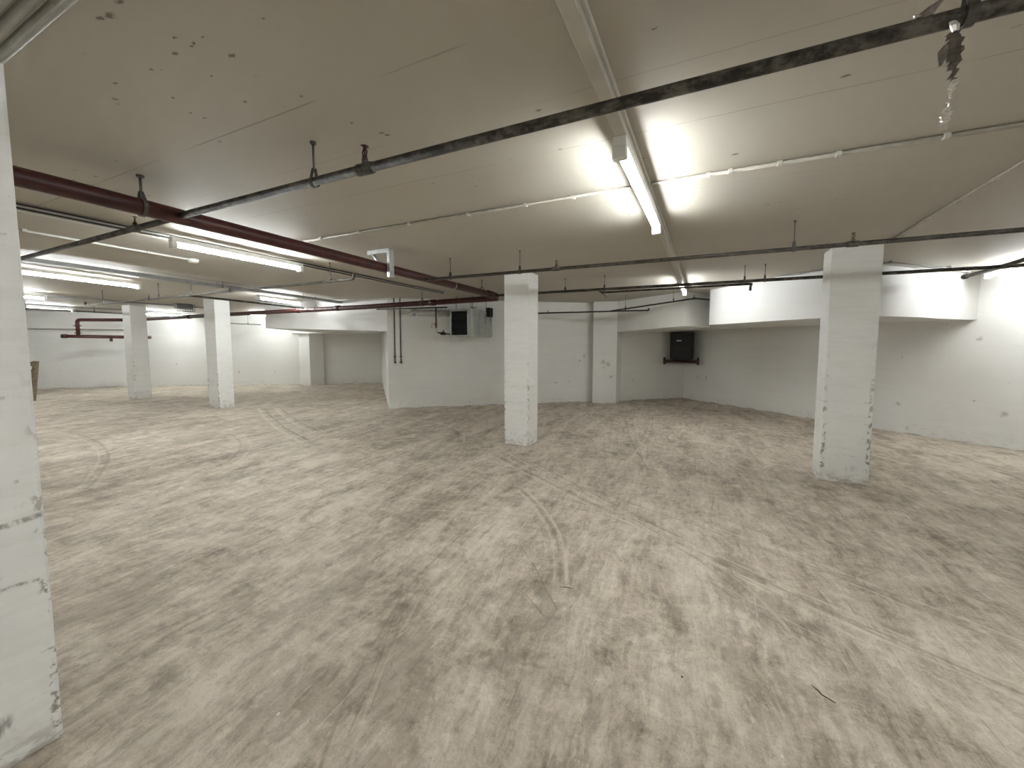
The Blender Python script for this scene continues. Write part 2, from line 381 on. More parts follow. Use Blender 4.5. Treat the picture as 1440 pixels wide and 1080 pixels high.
def torus(bm, c, axis, R, r, n=20, m=8):
    d, a, b = frame(axis); c = V(c); rings = []
    for i in range(n):
        t = 2*math.pi*i/n; e = a*math.cos(t) + b*math.sin(t)
        rings.append([bm.verts.new(c + e*(R + r*math.cos(s)) + d*r*math.sin(s)) for s in (2*math.pi*k/m for k in range(m))])
    for i in range(n):
        for k in range(m):
            f = bm.faces.new((rings[i][k], rings[i][(k+1) % m], rings[(i+1) % n][(k+1) % m], rings[(i+1) % n][k])); f.smooth = True
def obj(name, bm, mat, parent=None):
    bmesh.ops.recalc_face_normals(bm, faces=bm.faces)
    me = bpy.data.meshes.new(name); bm.to_mesh(me); bm.free()
    o = bpy.data.objects.new(name, me); C.objects.link(o)
    o.data.materials.append(mat)
    if parent is not None:
        o.parent = parent; o.matrix_parent_inverse = Matrix.Translation(-V(parent.location))
        if parent.rotation_euler.z: o.matrix_parent_inverse = parent.matrix_basis.inverted()
    return o
def tag(o, label, cat, group=None, kind=None):
    o['label'] = label; o['category'] = cat
    if group: o['group'] = group
    if kind: o['kind'] = kind
    return o
def thing(name, loc, label, cat, group=None, kind=None):
    o = bpy.data.objects.new(name, None); C.objects.link(o); o.location = loc; o.empty_display_size = .1
    return tag(o, label, cat, group, kind)
B = bmesh.new

# ------------------------------------------------------------------ the setting
def struct(name, bm, mat, label, cat): return tag(obj(name, bm, mat), label, cat, None, 'structure')
bm = B(); box(bm, (-23, -6.5, -.12), (9.5, 14, 0)); struct('floor', bm, M['floor'], 'dusty beige concrete floor with sweeping streaks and tyre marks', 'floor')
bm = B(); box(bm, (-23, -6.5, H), (9.5, 14, H+.06)); struct('ceiling', bm, M['ceiling'], 'low off-white painted concrete ceiling with board joints and dark flecks', 'ceiling')

def wall(name, p, q, label, t=.14, z1=H, mat='wall'):
    """vertical slab from p to q; thickness grows to the left of p->q"""
    p, q = V((*p, 0)), V((*q, 0)); d = (q-p).normalized(); n = V((-d.y, d.x, 0))*t
    bm = B(); prism(bm, [(p.x, p.y), (q.x, q.y), (q.x+n.x, q.y+n.y), (p.x+n.x, p.y+n.y)], 0, z1)
    return struct(name, bm, M[mat], label, 'wall')
wall('wall_center', (-6.71, 7.19), (-2.66, 10.49), 'white wall behind the central pillar carrying the heater unit')
wall('wall_passage', (-11.25, 11.73), (-6.71, 7.19), 'white side wall of the dark passage left of the heater')
wall('wall_passage_end', (-12.95, 10.42), (-11.1, 11.85), 'dim end wall at the back of the low passage')
wall('wall_far', (-18.45, 7.14), (-12.9, 10.30), 'long bright white wall seen behind the two left pillars')
wall('wall_left', (-22, 3.36), (-18.45, 7.14), 'bright white far left wall under the lower red pipe')
wall('wall_recess', (-2.10, 10.785), (-.54, 12.17), 'shaded short wall at the back of the recess below the ramp')
wall('wall_right', (-.54, 12.17), (9.4, 3.80), 'white wall at right running under the curved ramp edge')
wall('wall_east', (9.3, 4.2), (9.3, -6.4), 'white side wall behind the camera', mat='wall')
wall('wall_rear', (9.3, -6.3), (-22.8, -6.3), 'white rear wall behind the camera', mat='wall')
wall('wall_west', (-22, -6.4), (-22, 3.5), 'white end wall hidden by the near pillar', mat='wall')

# pilaster beside the recess
bm = B(); prism(bm, [(-2.60, 10.148), (-2.025, 10.288), (-2.02, 10.95), (-2.62, 10.90)], 0, H)
struct('trim_1', bm, M['wall'], 'white wall pilaster with faint hand marks left of the dark recess', 'pilaster')
# curved ramp edge (the big white one) and the lower slab behind it
curve = [(.046, 8.84), (.40, 8.39), (.73, 7.95), (1.10, 7.47), (1.36, 7.15), (1.55, 6.97), (1.78, 6.865), (2.02, 6.88), (2.25, 7.03), (2.48, 7.26), (2.73, 7.53), (3.02, 7.90), (3.32, 8.24), (3.50, 8.42), (3.66, 8.56), (3.76, 8.60)]
def smooth(pts, n=5):
    out = []
    for i in range(len(pts)-1):
        a = V(pts[max(i-1, 0)]); b = V(pts[i]); c = V(pts[i+1]); d = V(pts[min(i+2, len(pts)-1)])
        for k in range(n):
            t = k/n; out.append(tuple(.5*((2*b)+(c-a)*t+(2*a-5*b+4*c-d)*t*t+(3*b-a-3*c+d)*t**3)))
    return out + [pts[-1]]
curve = smooth(curve)
bm = B(); prism(bm, curve + [(1.10, 10.85), (.07, 9.78)], 1.91, H-.004)
for f in list(bm.faces)[:len(curve)-1]: f.smooth = True
for e in bm.edges:
    if len(e.link_faces) == 2 and not (e.link_faces[0].smooth and e.link_faces[1].smooth): e.smooth = False
struct('trim_2', bm, M['soffit'], 'bright white curved ramp edge hanging behind the right pillar', 'soffit')
bm = B(); prism(bm, [(-2.03, 10.285), (-.41, 8.91), (.055, 9.76), (1.08, 10.86), (-.50, 12.2), (-2.04, 10.86)], [1.83, 1.90, 1.905, 1.905, 1.87, 1.83], H-.004)
struct('trim_3', bm, M['wall'], 'angled dull ramp underside above the dark recess, right of the pilaster', 'soffit')
# ramp edge and lintel at the left passage
bm = B(); prism(bm, [(-10.27, 6.62), (-6.695, 7.185), (-9.35, 9.80), (-12.4, 9.95)], [1.935, 1.83, 1.905, 1.915], H-.004)
struct('trim_4', bm, M['soffit'], 'white ramp edge beam above the passage left of the heater', 'soffit')
bm = B(); prism(bm, [(-13.75, 9.82), (-9.40, 9.80), (-11.2, 11.75), (-13.1, 10.45)], 1.895, H-.004)
struct('trim_5', bm, M['soffit'], 'low white lintel slab over the dark passage opening', 'lintel')
# beam on the far left wall
bm = B(); prism(bm, [(-21.9, 3.35), (-18.40, 7.08), (-18.25, 6.94), (-21.75, 3.21)], 2.03, H-.004)
struct('trim_6', bm, M['wall'], 'grey shaded beam along the top of the far left wall', 'beam')

def pillar(cx, cy, wx, wy, label, z1=H, mat='pillar'):
    bm = B(); vs = box(bm, (-wx/2, -wy/2, 0), (wx/2, wy/2, z1+.003), .012)
    o = obj('pillar', bm, M[mat]); o.location = (cx, cy, -.001); return tag(o, label, 'pillar', 'square white concrete pillars', 'structure')
pillar(-2.452, .375, .40, .38, 'scuffed white concrete pillar standing closest, at the left edge', H, 'pillarnear')
pillar(-2.563, 5.63, .41, .36, 'white square pillar standing in front of the heater wall')
pillar(1.43, 5.69, .44, .34, 'white square pillar standing in front of the curved white ramp edge')
pillar(-10.54, 5.63, .44, .34, 'white pillar nearest the low passage, second from the near pillar')
pillar(-14.39, 5.58, .44, .36, 'farthest white pillar, beneath the high red pipe with chipped corner')
bm = B(); prism(bm, [(-13.64, 9.93), (-13.01, 9.96), (-12.80, 10.38), (-13.5, 10.6)], 0, 1.90)
tag(obj('pillar', bm, M['wall']), 'short white pier holding up the lintel of the dark passage', 'pillar', None, 'structure')

# ------------------------------------------------------------------ fluorescent lights
def light(p, q, label, lamp='tube'):
    """p, q: ends of the batten at the ceiling side, z = underside of what carries it"""
    p, q = V(p), V(q); L = (q-p).length; ang = math.atan2(q.y-p.y, q.x-p.x)
    t = thing('fluorescent_light', ((p+q)/2), label, 'light', 'bare tube ceiling lights')
    T = Matrix.Translation((p+q)/2) @ Matrix.Rotation(ang, 4, 'Z')
    bm = B(); box(bm, (-L/2, -.034, -.045), (L/2, .034, 0), .004, T); obj('housing', bm, M['white'], t)
    for s in (-1, 1):
        bm = B(); x0 = s*(L/2-.045); x1 = s*L/2
        box(bm, (min(x0, x1), -.034, -.104), (max(x0, x1), .034, -.045), .006, T); obj('lampholder', bm, M['white'], t)
    bm = B(); tube(bm, [T @ V((-L/2+.045, 0, -.072)), T @ V((L/2-.045, 0, -.072))], .0155, 12); obj('tube', bm, M[lamp], t)
    return t
def trunk(p, q, label, w=.055, h=.05, mat='trunk'):
    p, q = V(p), V(q); L = (q-p).length; ang = math.atan2(q.y-p.y, q.x-p.x)
    t = thing('cable_trunking', (p+q)/2, label, 'trunking', 'ceiling trunking lines')
    T = Matrix.Translation((p+q)/2) @ Matrix.Rotation(ang, 4, 'Z')
    bm = B(); box(bm, (-L/2, -w/2, -h), (L/2, w/2, 0), .003, T); obj('channel', bm, M[mat], t)
    bm = B(); box(bm, (-L/2, -w/2-.014, -.02), (L/2, -w/2, 0), .002, T); obj('side_lip', bm, M[mat], t)
    return t
zt = H-.05
trunk((-.415, -5.8, H), (-.385, 8.6, H), 'cream trunking crossing the ceiling above the two lights in front of the ramp')
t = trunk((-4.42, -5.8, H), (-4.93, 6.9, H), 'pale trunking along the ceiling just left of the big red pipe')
bm = B(); tube(bm, [(-4.365, -5.6, H-.040), (-4.875, 6.85, H-.040)], .007, 8); tube(bm, [(-4.36, -5.6, H-.012), (-4.868, 6.85, H-.012)], .006, 8); obj('dark_line', bm, M['black'], t)  # two thin black tubes drawing the dark line beside the trunking
trunk((-12.45, -2, H), (-13.35, 7.3, H), 'thin grey trunking at the ceiling between the two left pillars', .05, .04, 'tray')
trunk((-16.2, 1.0, H), (-16.5, 7.2, H), 'far grey trunking at the ceiling beyond the farthest pillar', .05, .04, 'tray')
light((-.405, 2.02, zt), (-.395, 3.56, zt), 'lit bare tube under the cream trunking, nearest to the viewer', 'tubeold')
light((-.392, 6.78, zt), (-.388, 8.30, zt), 'lit bare tube at the far end of the cream trunking above the dark recess', 'tubeold')
light((-4.545, 2.06, zt), (-4.62, 3.47, zt), 'lit bare tube under the trunking beside the big red pipe')
light((-8.02, 1.88, H-.06), (-8.42, 3.36, H-.06), 'lit bare tube just right of the near pillar, above the far left wall')
light((-8.28, 5.20, H-.06), (-8.66, 6.45, H-.06), 'lit bare tube above the white ramp edge at the passage')
light((-12.35, 1.95, H-.05), (-12.48, 3.42, H-.05), 'lit bare tube half hidden by the near pillar, third down the left')
light((-16.45, 3.55, H-.05), (-16.55, 5.05, H-.05), 'lit bare tube farthest left near the beam on the left wall')
light((-16.35, 6.45, H-.05), (-16.40, 7.75, H-.05), 'lit bare tube between the two left pillars above the red pipe')
light((-13.52, 8.15, H-.05), (-13.62, 9.40, H-.05), 'lit bare tube seen past the edge of the passage ramp')
light((3.56, 6.70, H-.03), (3.58, 8.14, H-.03), 'lit bare tube against the ceiling over the right wall', 'tubeold')
# the same rows go on behind the camera
light((-.42, -2.7, zt), (-.42, -1.2, zt), 'bare tube of the cream trunking row behind the camera')
light((-4.45, -2.7, zt), (-4.45, -1.2, zt), 'bare tube of the red pipe row behind the camera')
light((3.56, 1.2, H-.03), (3.56, 2.7, H-.03), 'bare tube of the right row beside the camera')
light((3.56, -3.2, H-.03), (3.56, -1.7, H-.03), 'bare tube of the right row behind the camera')
light((-8.2, -2.7, H-.06), (-8.2, -1.2, H-.06), 'bare tube of the far left row behind the near pillar')

# ------------------------------------------------------------------ pipes
def along(p, q, t): return V(p).lerp(V(q), t)
def at_x(p, q, x): return along(p, q, (x-p[0])/(q[0]-p[0]))
def hanger(parent, c, axis, r, top=H, rod=.006):
    """loop round the pipe with a threaded rod up to the ceiling"""
    c = V(c); d = V(axis).normalized()
    bm = B(); tube(bm, [(c.x, c.y, c.z+r+.035), (c.x, c.y, top)], rod, 8)
    tube(bm, [(c.x, c.y, top-.012), (c.x, c.y, top)], rod*2.6, 10)
    h = obj('hanger_rod', bm, M['rod'], parent)
    _, a, b = frame(d); bm = B(); n = 22; w = .011
    up = V((0, 0, 1)); side = d.cross(up).normalized()
    loop = []
    for k in range(n+1):
        t = math.radians(-230) + math.radians(280)*k/n
        loop.append(c + side*math.cos(t)*(r+.003) + up*math.sin(t)*(r+.003))
    loop = [c + up*(r+.045) - side*.006] + loop[::1] + [c + up*(r+.045) + side*.006]
    A = []
    for q in loop:
        out = (q-c).normalized()*.0035
        A.append([bm.verts.new(q - d*w), bm.verts.new(q + d*w), bm.verts.new(q + out + d*w), bm.verts.new(q + out - d*w)])
    for i in range(len(A)-1):
        for k in range(4): bm.faces.new((A[i][k], A[i][(k+1) % 4], A[i+1][(k+1) % 4], A[i+1][k]))
    bm.faces.new(A[0][::-1]); bm.faces.new(A[-1])
    obj('hanger_loop', bm, M['rod'], parent)
def sprinkler(parent, c, axis, r, k=1.0):
    """upright head on a tee, with yoke and deflector"""
    c = V(c); d = V(axis).normalized(); up = V((0, 0, 1))
    bm = B(); tube(bm, [c-d*.045*k, c-d*.035*k, c+d*.035*k, c+d*.045*k], [r*1.12, r*1.3, r*1.3, r*1.12], 14)
    tube(bm, [c+up*r*.7, c+up*(r+.022*k)], r*.72, 12); tee = obj('tee', bm, M['sprk'], parent)
    z = c + up*(r+.02*k); bm = B()
    tube(bm, [z, z+up*.014*k, z+up*.018*k], [.011*k, .011*k, .007*k], 10)
    for s in (-1, 1):
        tube(bm, [z+up*.012*k+d*s*.008*k, z+up*.03*k+d*s*.013*k, z+up*.048*k+d*s*.003*k], .003*k, 6)
    tube(bm, [z+up*.014*k, z+up*.047*k], .004*k, 8)
    tube(bm, [z+up*.048*k, z+up*.052*k, z+up*.055*k], [.004*k, .018*k, .016*k], 12)
    obj('sprinkler_head', bm, M['brass'] if k < 1 else M['reddark'], parent)
def pipe_thing(name, pts, r, mat, label, cat='pipe', group=None, n=14):
    mid = (V(pts[0])+V(pts[-1]))/2
    t = thing(name, mid, label, cat, group)
    bm = B(); tube(bm, pts, r, n); obj('pipe', bm, M[mat], t)
    return t
def elbow(p, a, b, R, n=6):
    """points rounding the corner p between directions to a and to b"""
    p, a, b = V(p), V(a), V(b); u = (a-p).normalized(); w = (b-p).normalized()
    s, e = p+u*R, p+w*R
    return [((1-t)**2)*s + 2*t*(1-t)*p + t*t*e for t in (k/n for k in range(n+1))]

# near sprinkler pipe (crosses the picture at the top), joins the red main
ax = (1, 0, 0)
p0, p1 = (-3.155, 1.5, 2.398), (3.9, 1.5, 2.41)
t = pipe_thing('sprinkler_pipe', [p0, p1], .0215, 'sprk', 'thick dusty dark sprinkler pipe crossing the top of the view, nearest overhead', 'sprinkler pipe', 'sprinkler branch pipes')
hanger(t, (-1.873, 1.5, 2.398), ax, .0215); sprinkler(t, (-1.515, 1.5, 2.399), ax, .0215, 1.15)
hanger(t, (.585, 1.5, 2.404), ax, .0215, rod=.009)
t = pipe_thing('sprinkler_pipe', [(-3.272, 1.5, 2.392), (-6.1, 1.5, 2.372)], .020, 'sprk2', 'dark sprinkler pipe leaving the red pipe toward the near pillar', 'sprinkler pipe', 'sprinkler branch pipes')
sprinkler(t, (-3.765, 1.5, 2.388), ax, .020, .85)
# second one
p0, p1 = (-3.255, 4.2, 2.363), (4.6, 4.2, 2.362)
t = pipe_thing('sprinkler_pipe', [p0, p1], .0185, 'sprk2', 'dark sprinkler pipe passing just over the tops of the two nearer pillars', 'sprinkler pipe', 'sprinkler branch pipes')
for x in (-2.878, -1.932, .655): hanger(t, at_x(p0, p1, x), ax, .0185, rod=.0045)
for x in (-1.495, 1.055): sprinkler(t, at_x(p0, p1, x), ax, .0185, .95)
# third one, with its side run
p0, p1 = (-3.335, 6.3, 2.392), (4.9, 6.3, 2.385)
t = pipe_thing('sprinkler_pipe', [p0, p1], .021, 'sprk', 'dark sprinkler pipe running behind the pillars in front of the curved ramp', 'sprinkler pipe', 'sprinkler branch pipes')
for x in (-2.085, -1.45, .446, .68): hanger(t, at_x(p0, p1, x), ax, .021, rod=.0045)
for a, b_ in (((-1.55, 6.3, 2.39), (-1.60, 7.15, 2.375)),):
    bm = B(); tube(bm, [a, b_], .016, 12); obj('side_arm', bm, M['sprk'], t)
P = [V((-1.575, 6.64, 2.384))] + elbow((.545, 6.47, 2.372), (-1.575, 6.64, 2.384), (.552, 6.80, 2.36), .05) + elbow((.552, 6.72, 2.366), (.545, 6.5, 2.37), (.552, 6.73, 2.27), .04)[1:] + [V((.552, 6.73, 2.31))]
bm = B(); tube(bm, P, .0165, 12); obj('side_arm', bm, M['sprk'], t)
bm = B(); tube(bm, [(2.90, 7.05, 2.385), (2.88, 6.3, 2.386), (2.74, 4.9, 2.392)], .020, 12)
tube(bm, [(2.90, 7.0, 2.385), (2.90, 7.06, 2.385)], .03, 12); obj('side_arm', bm, M['sprk'], t)
# small run along the heater wall and up to the ramp
w = (-1.95, 9.16, 2.275)
P = [(-4.0, 9.02, 2.27), (-1.155, 9.204, 2.265)]
t = pipe_thing('sprinkler_pipe', P, .016, 'black', 'thin black sprinkler pipe in front of the pilaster beside the recess', 'sprinkler pipe', 'sprinkler branch pipes')
bm = B(); tube(bm, elbow((-1.14, 9.205, 2.265), (-1.3, 9.2, 2.265), (-1.14, 9.205, 2.4), .03) + [V((-1.14, 9.205, 2.31))], .0175, 10); obj('end_elbow', bm, M['black'], t)
bm = B(); tube(bm, [w, (-.217, 8.72, 2.43), (.30, 9.55, 2.43)], .016, 12); obj('side_arm', bm, M['black'], t)
hanger(t, (-1.62, 9.09, 2.292), (1, 0, 0), .016, rod=.004); hanger(t, (-.62, 8.82, 2.395), (1, -.2, 0), .016, rod=.004)
sprinkler(t, (-3.42, 9.055, 2.269), ax, .016, .75); sprinkler(t, (-.235, 8.735, 2.428), (1, -.3, 0), .016, .75)

# red main and its branch
A0, A1 = V((-3.13, -3.0, 2.408)), V((-3.40, 6.3, 2.392))
t = RED = pipe_thing('red_main_pipe', [A0, (-3.2, 1.0, 2.406), (-3.29, 3.6, 2.40), A1], .051, 'red', 'thick dark red pipe from near pillar to heater, branching back behind the far pillars', 'pipe', None, 20)
def red_at(y): return V((-3.2-(y-1)*.0377, y, 2.406-(y-1)*.0026))
hanger(t, red_at(1.32), (0, 1, 0), .051, rod=.008)
hanger(t, red_at(5.85), (0, 1, 0), .051, rod=.006)
for y in (3.62, 4.97):
    bm = B(); c = red_at(y); torus(bm, c, (0, 1, 0), .053, .005); obj('clamp_band', bm, M['galv'], t)
bm = B(); tube(bm, [red_at(6.0), red_at(6.05), red_at(6.26), red_at(6.38)], [.055, .064, .064, .058], 18); obj('joint', bm, M['reddark'], t)
# strut frame round the red main
c = red_at(3.50)
t = thing('pipe_support', (c.x, c.y, H), 'galvanised angled strut frame clasping the thick red pipe under the ceiling', 'bracket')
bm = B(); box(bm, (-3.215, 3.465, 2.29), (-3.175, 3.535, H), .002); obj('post', bm, M['galv'], t)
bm = B(); box(bm, (-3.50, 3.46, 2.555), (-3.18, 3.54, H), .002); obj('top_rail', bm, M['galv'], t)
bm = B(); tube(bm, [(-3.46, 3.50, 2.57), (-3.335, 3.50, 2.44)], .018, 8); obj('brace', bm, M['galv'], t)

R0, R1 = V((-3.352, 6.34, 2.345)), V((-16.55, 6.35, 2.285))
t = RED
bm = B(); tube(bm, [R0, (-6.5, 6.33, 2.312), (-10.5, 6.33, 2.305), R1], .050, 18); obj('branch_pipe', bm, M['red'], t)
for x in (-4.75, -7.3, -8.6, -13.2):
    bm = B(); z = 2.335 + (x+3.25)*.0042; tube(bm, [(x-.06, 6.33, z), (x-.055, 6.33, z), (x+.055, 6.33, z), (x+.06, 6.33, z)], [.05, .06, .06, .05], 16); obj('joint', bm, M['reddark'], t)
for x in (-5.0, -8.0, -12.4): hanger(t, (x, 6.33, 2.335+(x+3.25)*.0038), (1, 0, 0), .053, rod=.005)
# drop at its end and the lower red pipe by the left wall
E0 = V((-16.55, 6.35, 2.285))
P = [E0] + elbow((-18.0, 5.55, 2.285), E0, (-18.0, 5.55, 1.75), .10) + [V((-18.0, 5.55, 1.80))]
bm = B(); tube(bm, P, .050, 16); obj('drop_leg', bm, M['red'], t)
for z in (2.10, 1.87):
    bm = B(); tube(bm, [(-18.0, 5.55, z-.012), (-18.0, 5.55, z+.012)], .095, 18); obj('flange', bm, M['reddark'], t)
bm = B(); tube(bm, [(-18.20, 5.30, 1.765), (-18.0, 5.55, 1.762), (-16.9, 6.95, 1.74)], .052, 16); obj('lower_leg', bm, M['red'], t)
bm = B(); tube(bm, [(-18.24, 5.25, 1.765), (-18.16, 5.35, 1.764)], .062, 16); obj('end_cap', bm, M['reddark'], t)
bm = B(); box(bm, (-17.53, 6.12, 1.60), (-17.47, 6.18, 1.80), .004); obj('support_foot', bm, M['reddark'], t)

# small branch pipe at left under the tray
p0, p1 = (-11.71, 3.75, 2.335), (-4.06, 3.75, 2.362)
t = pipe_thing('sprinkler_pipe', [p0] + elbow((-4.03, 3.75, 2.362), p0, (-4.03, 3.75, 2.5), .03) + [V((-4.03, 3.75, 2.43))], .0165, 'sprk2', 'thin grey sprinkler pipe with upturned ends crossing over the left pillars', 'sprinkler pipe', 'sprinkler branch pipes', 12)
bm = B(); tube(bm, [(-11.70, 3.75, 2.335), (-11.70, 3.75, 2.41)], .018, 10); obj('end_elbow', bm, M['sprk2'], t)
for x in (-4.45, -7.72, -8.75, -10.9): hanger(t, at_x(p0, p1, x), ax, .0165, rod=.0045)
for x in (-6.64, -9.10): sprinkler(t, at_x(p0, p1, x), ax, .0165, .8)
bm = B(); tube(bm, [(-7.82, 3.75, 2.348), (-8.06, 5.05, 2.347), (-8.30, 6.24, 2.345)], .018, 12); obj('side_arm', bm, M['sprk'], t)

# gas pipe under the red branch, with its valve
P = [(-6.73, 6.9, 2.312), (-4.82, 6.9, 2.288)]
t = pipe_thing('gas_pipe', P, .014, 'black', 'thin black gas pipe below the red pipe dropping to the heater valve', 'pipe', None, 12)
bm = B(); tube(bm, [(-5.10, 6.9, 2.29), (-5.10, 6.9, 1.98)], .014, 12); obj('drop_leg', bm, M['black'], t)
bm = B(); tube(bm, [(-5.10, 6.9, 1.99), (-5.10, 6.9, 1.975), (-5.10, 6.9, 1.93), (-5.10, 6.9, 1.90), (-5.10, 6.9, 1.87)], [.016, .022, .026, .020, .016], 12)
v = obj('valve', bm, M['brass'], t)
bm = B(); tube(bm, [(-5.10, 6.87, 1.945), (-5.15, 6.85, 1.955), (-5.175, 6.845, 1.92), (-5.17, 6.845, 1.87)], .006, 8); obj('valve_lever', bm, M['red'], v)
bm = B(); tube(bm, [(-5.10, 6.9, 1.875), (-5.10, 6.9, 1.835), (-5.10, 6.91, 1.80), (-5.10, 6.95, 1.775)], .012, 10); obj('flexible_hose', bm, M['galv'], t)
bm = B(); tube(bm, [(-5.10, 6.95, 1.775), (-5.12, 7.10, 1.762)], .014, 10)
tube(bm, [(-5.12, 7.08, 1.762), (-5.125, 7.13, 1.76), (-5.14, 7.26, 1.757), (-5.145, 7.30, 1.757)], [.02, .034, .034, .02], 12)
tube(bm, [(-5.175, 7.30, 1.757), (-5.19, 7.56, 1.755)], .016, 10); obj('gas_regulator', bm, M['black'], t)
bm = B(); tube(bm, [(-5.13, 7.2, 1.765), (-5.13, 7.2, 1.83)], .012, 8); obj('regulator_cap', bm, M['black'], t)

# unit heater
hx0, hx1, hy0, hy1, hz0, hz1 = -5.165, -4.64, 7.50, 8.42, 1.715, 2.285
t = thing('unit_heater', ((hx0+hx1)/2, (hy0+hy1)/2, hz0), 'grey unit heater with black louvred front hung before the white wall', 'heater')
bm = B(); prism(bm, [(hx0, hy0+.05), (hx1-.05, hy0+.05), (hx1, hy0+.12), (hx1, hy1), (hx0, hy1)], hz0-.03, hz1+.01); bmesh.ops.bevel(bm, geom=bm.edges[:], offset=.008, segments=2, affect='EDGES'); obj('cabinet', bm, M['cabinet'], t)
bm = B()
box(bm, (hx0, hy0, hz0), (hx0+.035, hy0+.06, hz1), .003); box(bm, (hx1-.075, hy0, hz0), (hx1-.03, hy0+.06, hz1), .003)
box(bm, (hx0+.035, hy0, hz1-.03), (hx1-.075, hy0+.06, hz1), .003); box(bm, (hx0+.035, hy0, hz0-.03), (hx1-.075, hy0+.06, hz0+.02), .003)
obj('outlet_frame', bm, M['cabinet'], t)
bm = B(); box(bm, (hx0+.033, hy0+.045, hz0+.015), (hx1-.073, hy0+.053, hz1-.025)); 
obj('outlet_backing', bm, M['dark'], t)
for k in range(10):
    z = hz0+.045 + k*.0505
    bm = B(); T = Matrix.Translation((0, hy0+.022, z)) @ Matrix.Rotation(math.radians(-35), 4, 'X')
    box(bm, (hx0+.036, -.022, -.003), (hx1-.076, .022, .003), 0, T); obj('louvre', bm, M['dark'], t)
bm = B(); box(bm, (hx1-.006, hy0+.40, hz0), (hx1+.006, hy0+.90, hz1-.02), .003); obj('side_panel', bm, M['cabinet'], t)
bm = B(); box(bm, (hx1+.003, hy0+.62, hz0+.27), (hx1+.011, hy0+.70, hz1-.06), .002); obj('vent_slot', bm, M['tray'], t)
for (x, y) in ((hx0+.04, hy0+.2), (hx1-.06, hy0+.2), (hx0+.04, hy1-.1), (hx1-.06, hy1-.1)):
    bm = B(); tube(bm, [(x, y, hz1-.01), (x, y, H)], .006, 8); obj('suspension_rod', bm, M['rod'], t)
bm = B(); box(bm, (hx0+.02, hy0+.10, hz1), (hx0+.30, hy0+.16, hz1+.035), .003); obj('support_rail', bm, M['galv'], t)
bm = B(); tube(bm, [(hx1-.25, hy0+.55, hz1), (hx1-.25, hy0+.55, hz1+.10)], .075, 18); obj('flue_collar', bm, M['galv'], t)
bm = B(); box(bm, (hx1-.01, hy0+.72, hz1-.12), (hx1+.08, hy0+.90, hz1+.09), .006); obj('fan_motor', bm, M['dark'], t)
bm = B(); tube(bm, [(hx1+.045, hy1-.05, hz1-.1), (hx1+.05, hy1-.02, hz0+.05), (hx1+.02, hy1-.03, hz0-.02)], .012, 8); obj('drain_hose', bm, M['galv'], t)
# flue duct lying along the wall behind
wd = V((.7755, .6313, 0))
c0 = V((-6.20, 7.42, 2.262)); c1 = c0 + wd*1.0
t = thing('flue_duct', c0, 'short shiny round metal duct along the wall left of the heater', 'duct')
bm = B(); tube(bm, [c0, c1], .078, 22); obj('duct', bm, M['galv'], t)
bm = B(); tube(bm, [c0-wd*.012, c0+wd*.10], .086, 22); obj('end_collar', bm, M['galv'], t)
# ledge on the wall below the heater
wn = V((.6313, -.7755, 0))
def on_wall(s, off, z): return V((-6.71, 7.19, 0)) + wd*s + wn*off + V((0, 0, z))
bm = B(); T = Matrix.Translation(on_wall(2.0, .0, 1.64)) @ Matrix.Rotation(math.atan2(wd.y, wd.x), 4, 'Z')
box(bm, (-.38, -.05, -.055), (.38, .0, .055), .004, T)
bx = obj('wall_tray', bm, M['wall']); tag(bx, 'long flat white box fixed to the wall under the heater', 'box')
# two conduits going down the same wall
for i, (s, lab) in enumerate(((.165, 'thin black upright conduit on the heater wall, nearer the passage corner'), (.30, 'thin black upright conduit on the heater wall, nearer the heater'))):
    a = on_wall(s, .022, 2.595); b_ = on_wall(s, .022, 1.07)
    t = pipe_thing('wall_conduit', [a, b_], .011, 'black', lab, 'conduit', 'wall conduits by the passage corner', 10)
    for z in (1.24, 1.10):
        c = on_wall(s, .022, z); bm = B(); tube(bm, [c - wd*.035, c + wd*.035], .008, 8); tube(bm, [c, c-wn*.022], .010, 8); obj('clip', bm, M['black'], t)

# dark appliance on a shelf in the recess corner
cn = V((-.54, 12.17, 0)); fd = V((.0, -1, 0)).normalized()
t = thing('corner_shelf', cn + V((0, -.5, .98)), 'dark rust red shelf across the shaded recess corner', 'shelf')
bm = B(); box(bm, (-1.02, 11.50, 1.02), (-.16, 11.56, 1.11), .005); box(bm, (-.80, 11.50, 1.06), (-.35, 11.95, 1.10), .004); obj('shelf_board', bm, M['bracket'], t)
for x in (-1.02, -.20):
    bm = B(); box(bm, (x, 11.49, .98), (x+.06, 11.57, 1.17), .005); obj('end_bracket', bm, M['bracket'], t)
t = thing('equipment_cabinet', cn + V((0, -.45, 1.11)), 'black cabinet standing on the red shelf in the dark recess corner', 'cabinet')
bm = B(); prism(bm, [(-.86, 11.50), (-.28, 11.50), (-.28, 11.72), (-.50, 11.95), (-.62, 11.95), (-.86, 11.72)], 1.113, 1.84); bmesh.ops.bevel(bm, geom=bm.edges[:], offset=.012, segments=2, affect='EDGES'); obj('body', bm, M['dark'], t)
bm = B(); box(bm, (-.80, 11.485, 1.17), (-.34, 11.505, 1.50), .006); obj('front_grille', bm, M['black'], t)
bm = B(); box(bm, (-.70, 11.482, 1.60), (-.58, 11.505, 1.63), .003); obj('badge', bm, M['galv'], t)

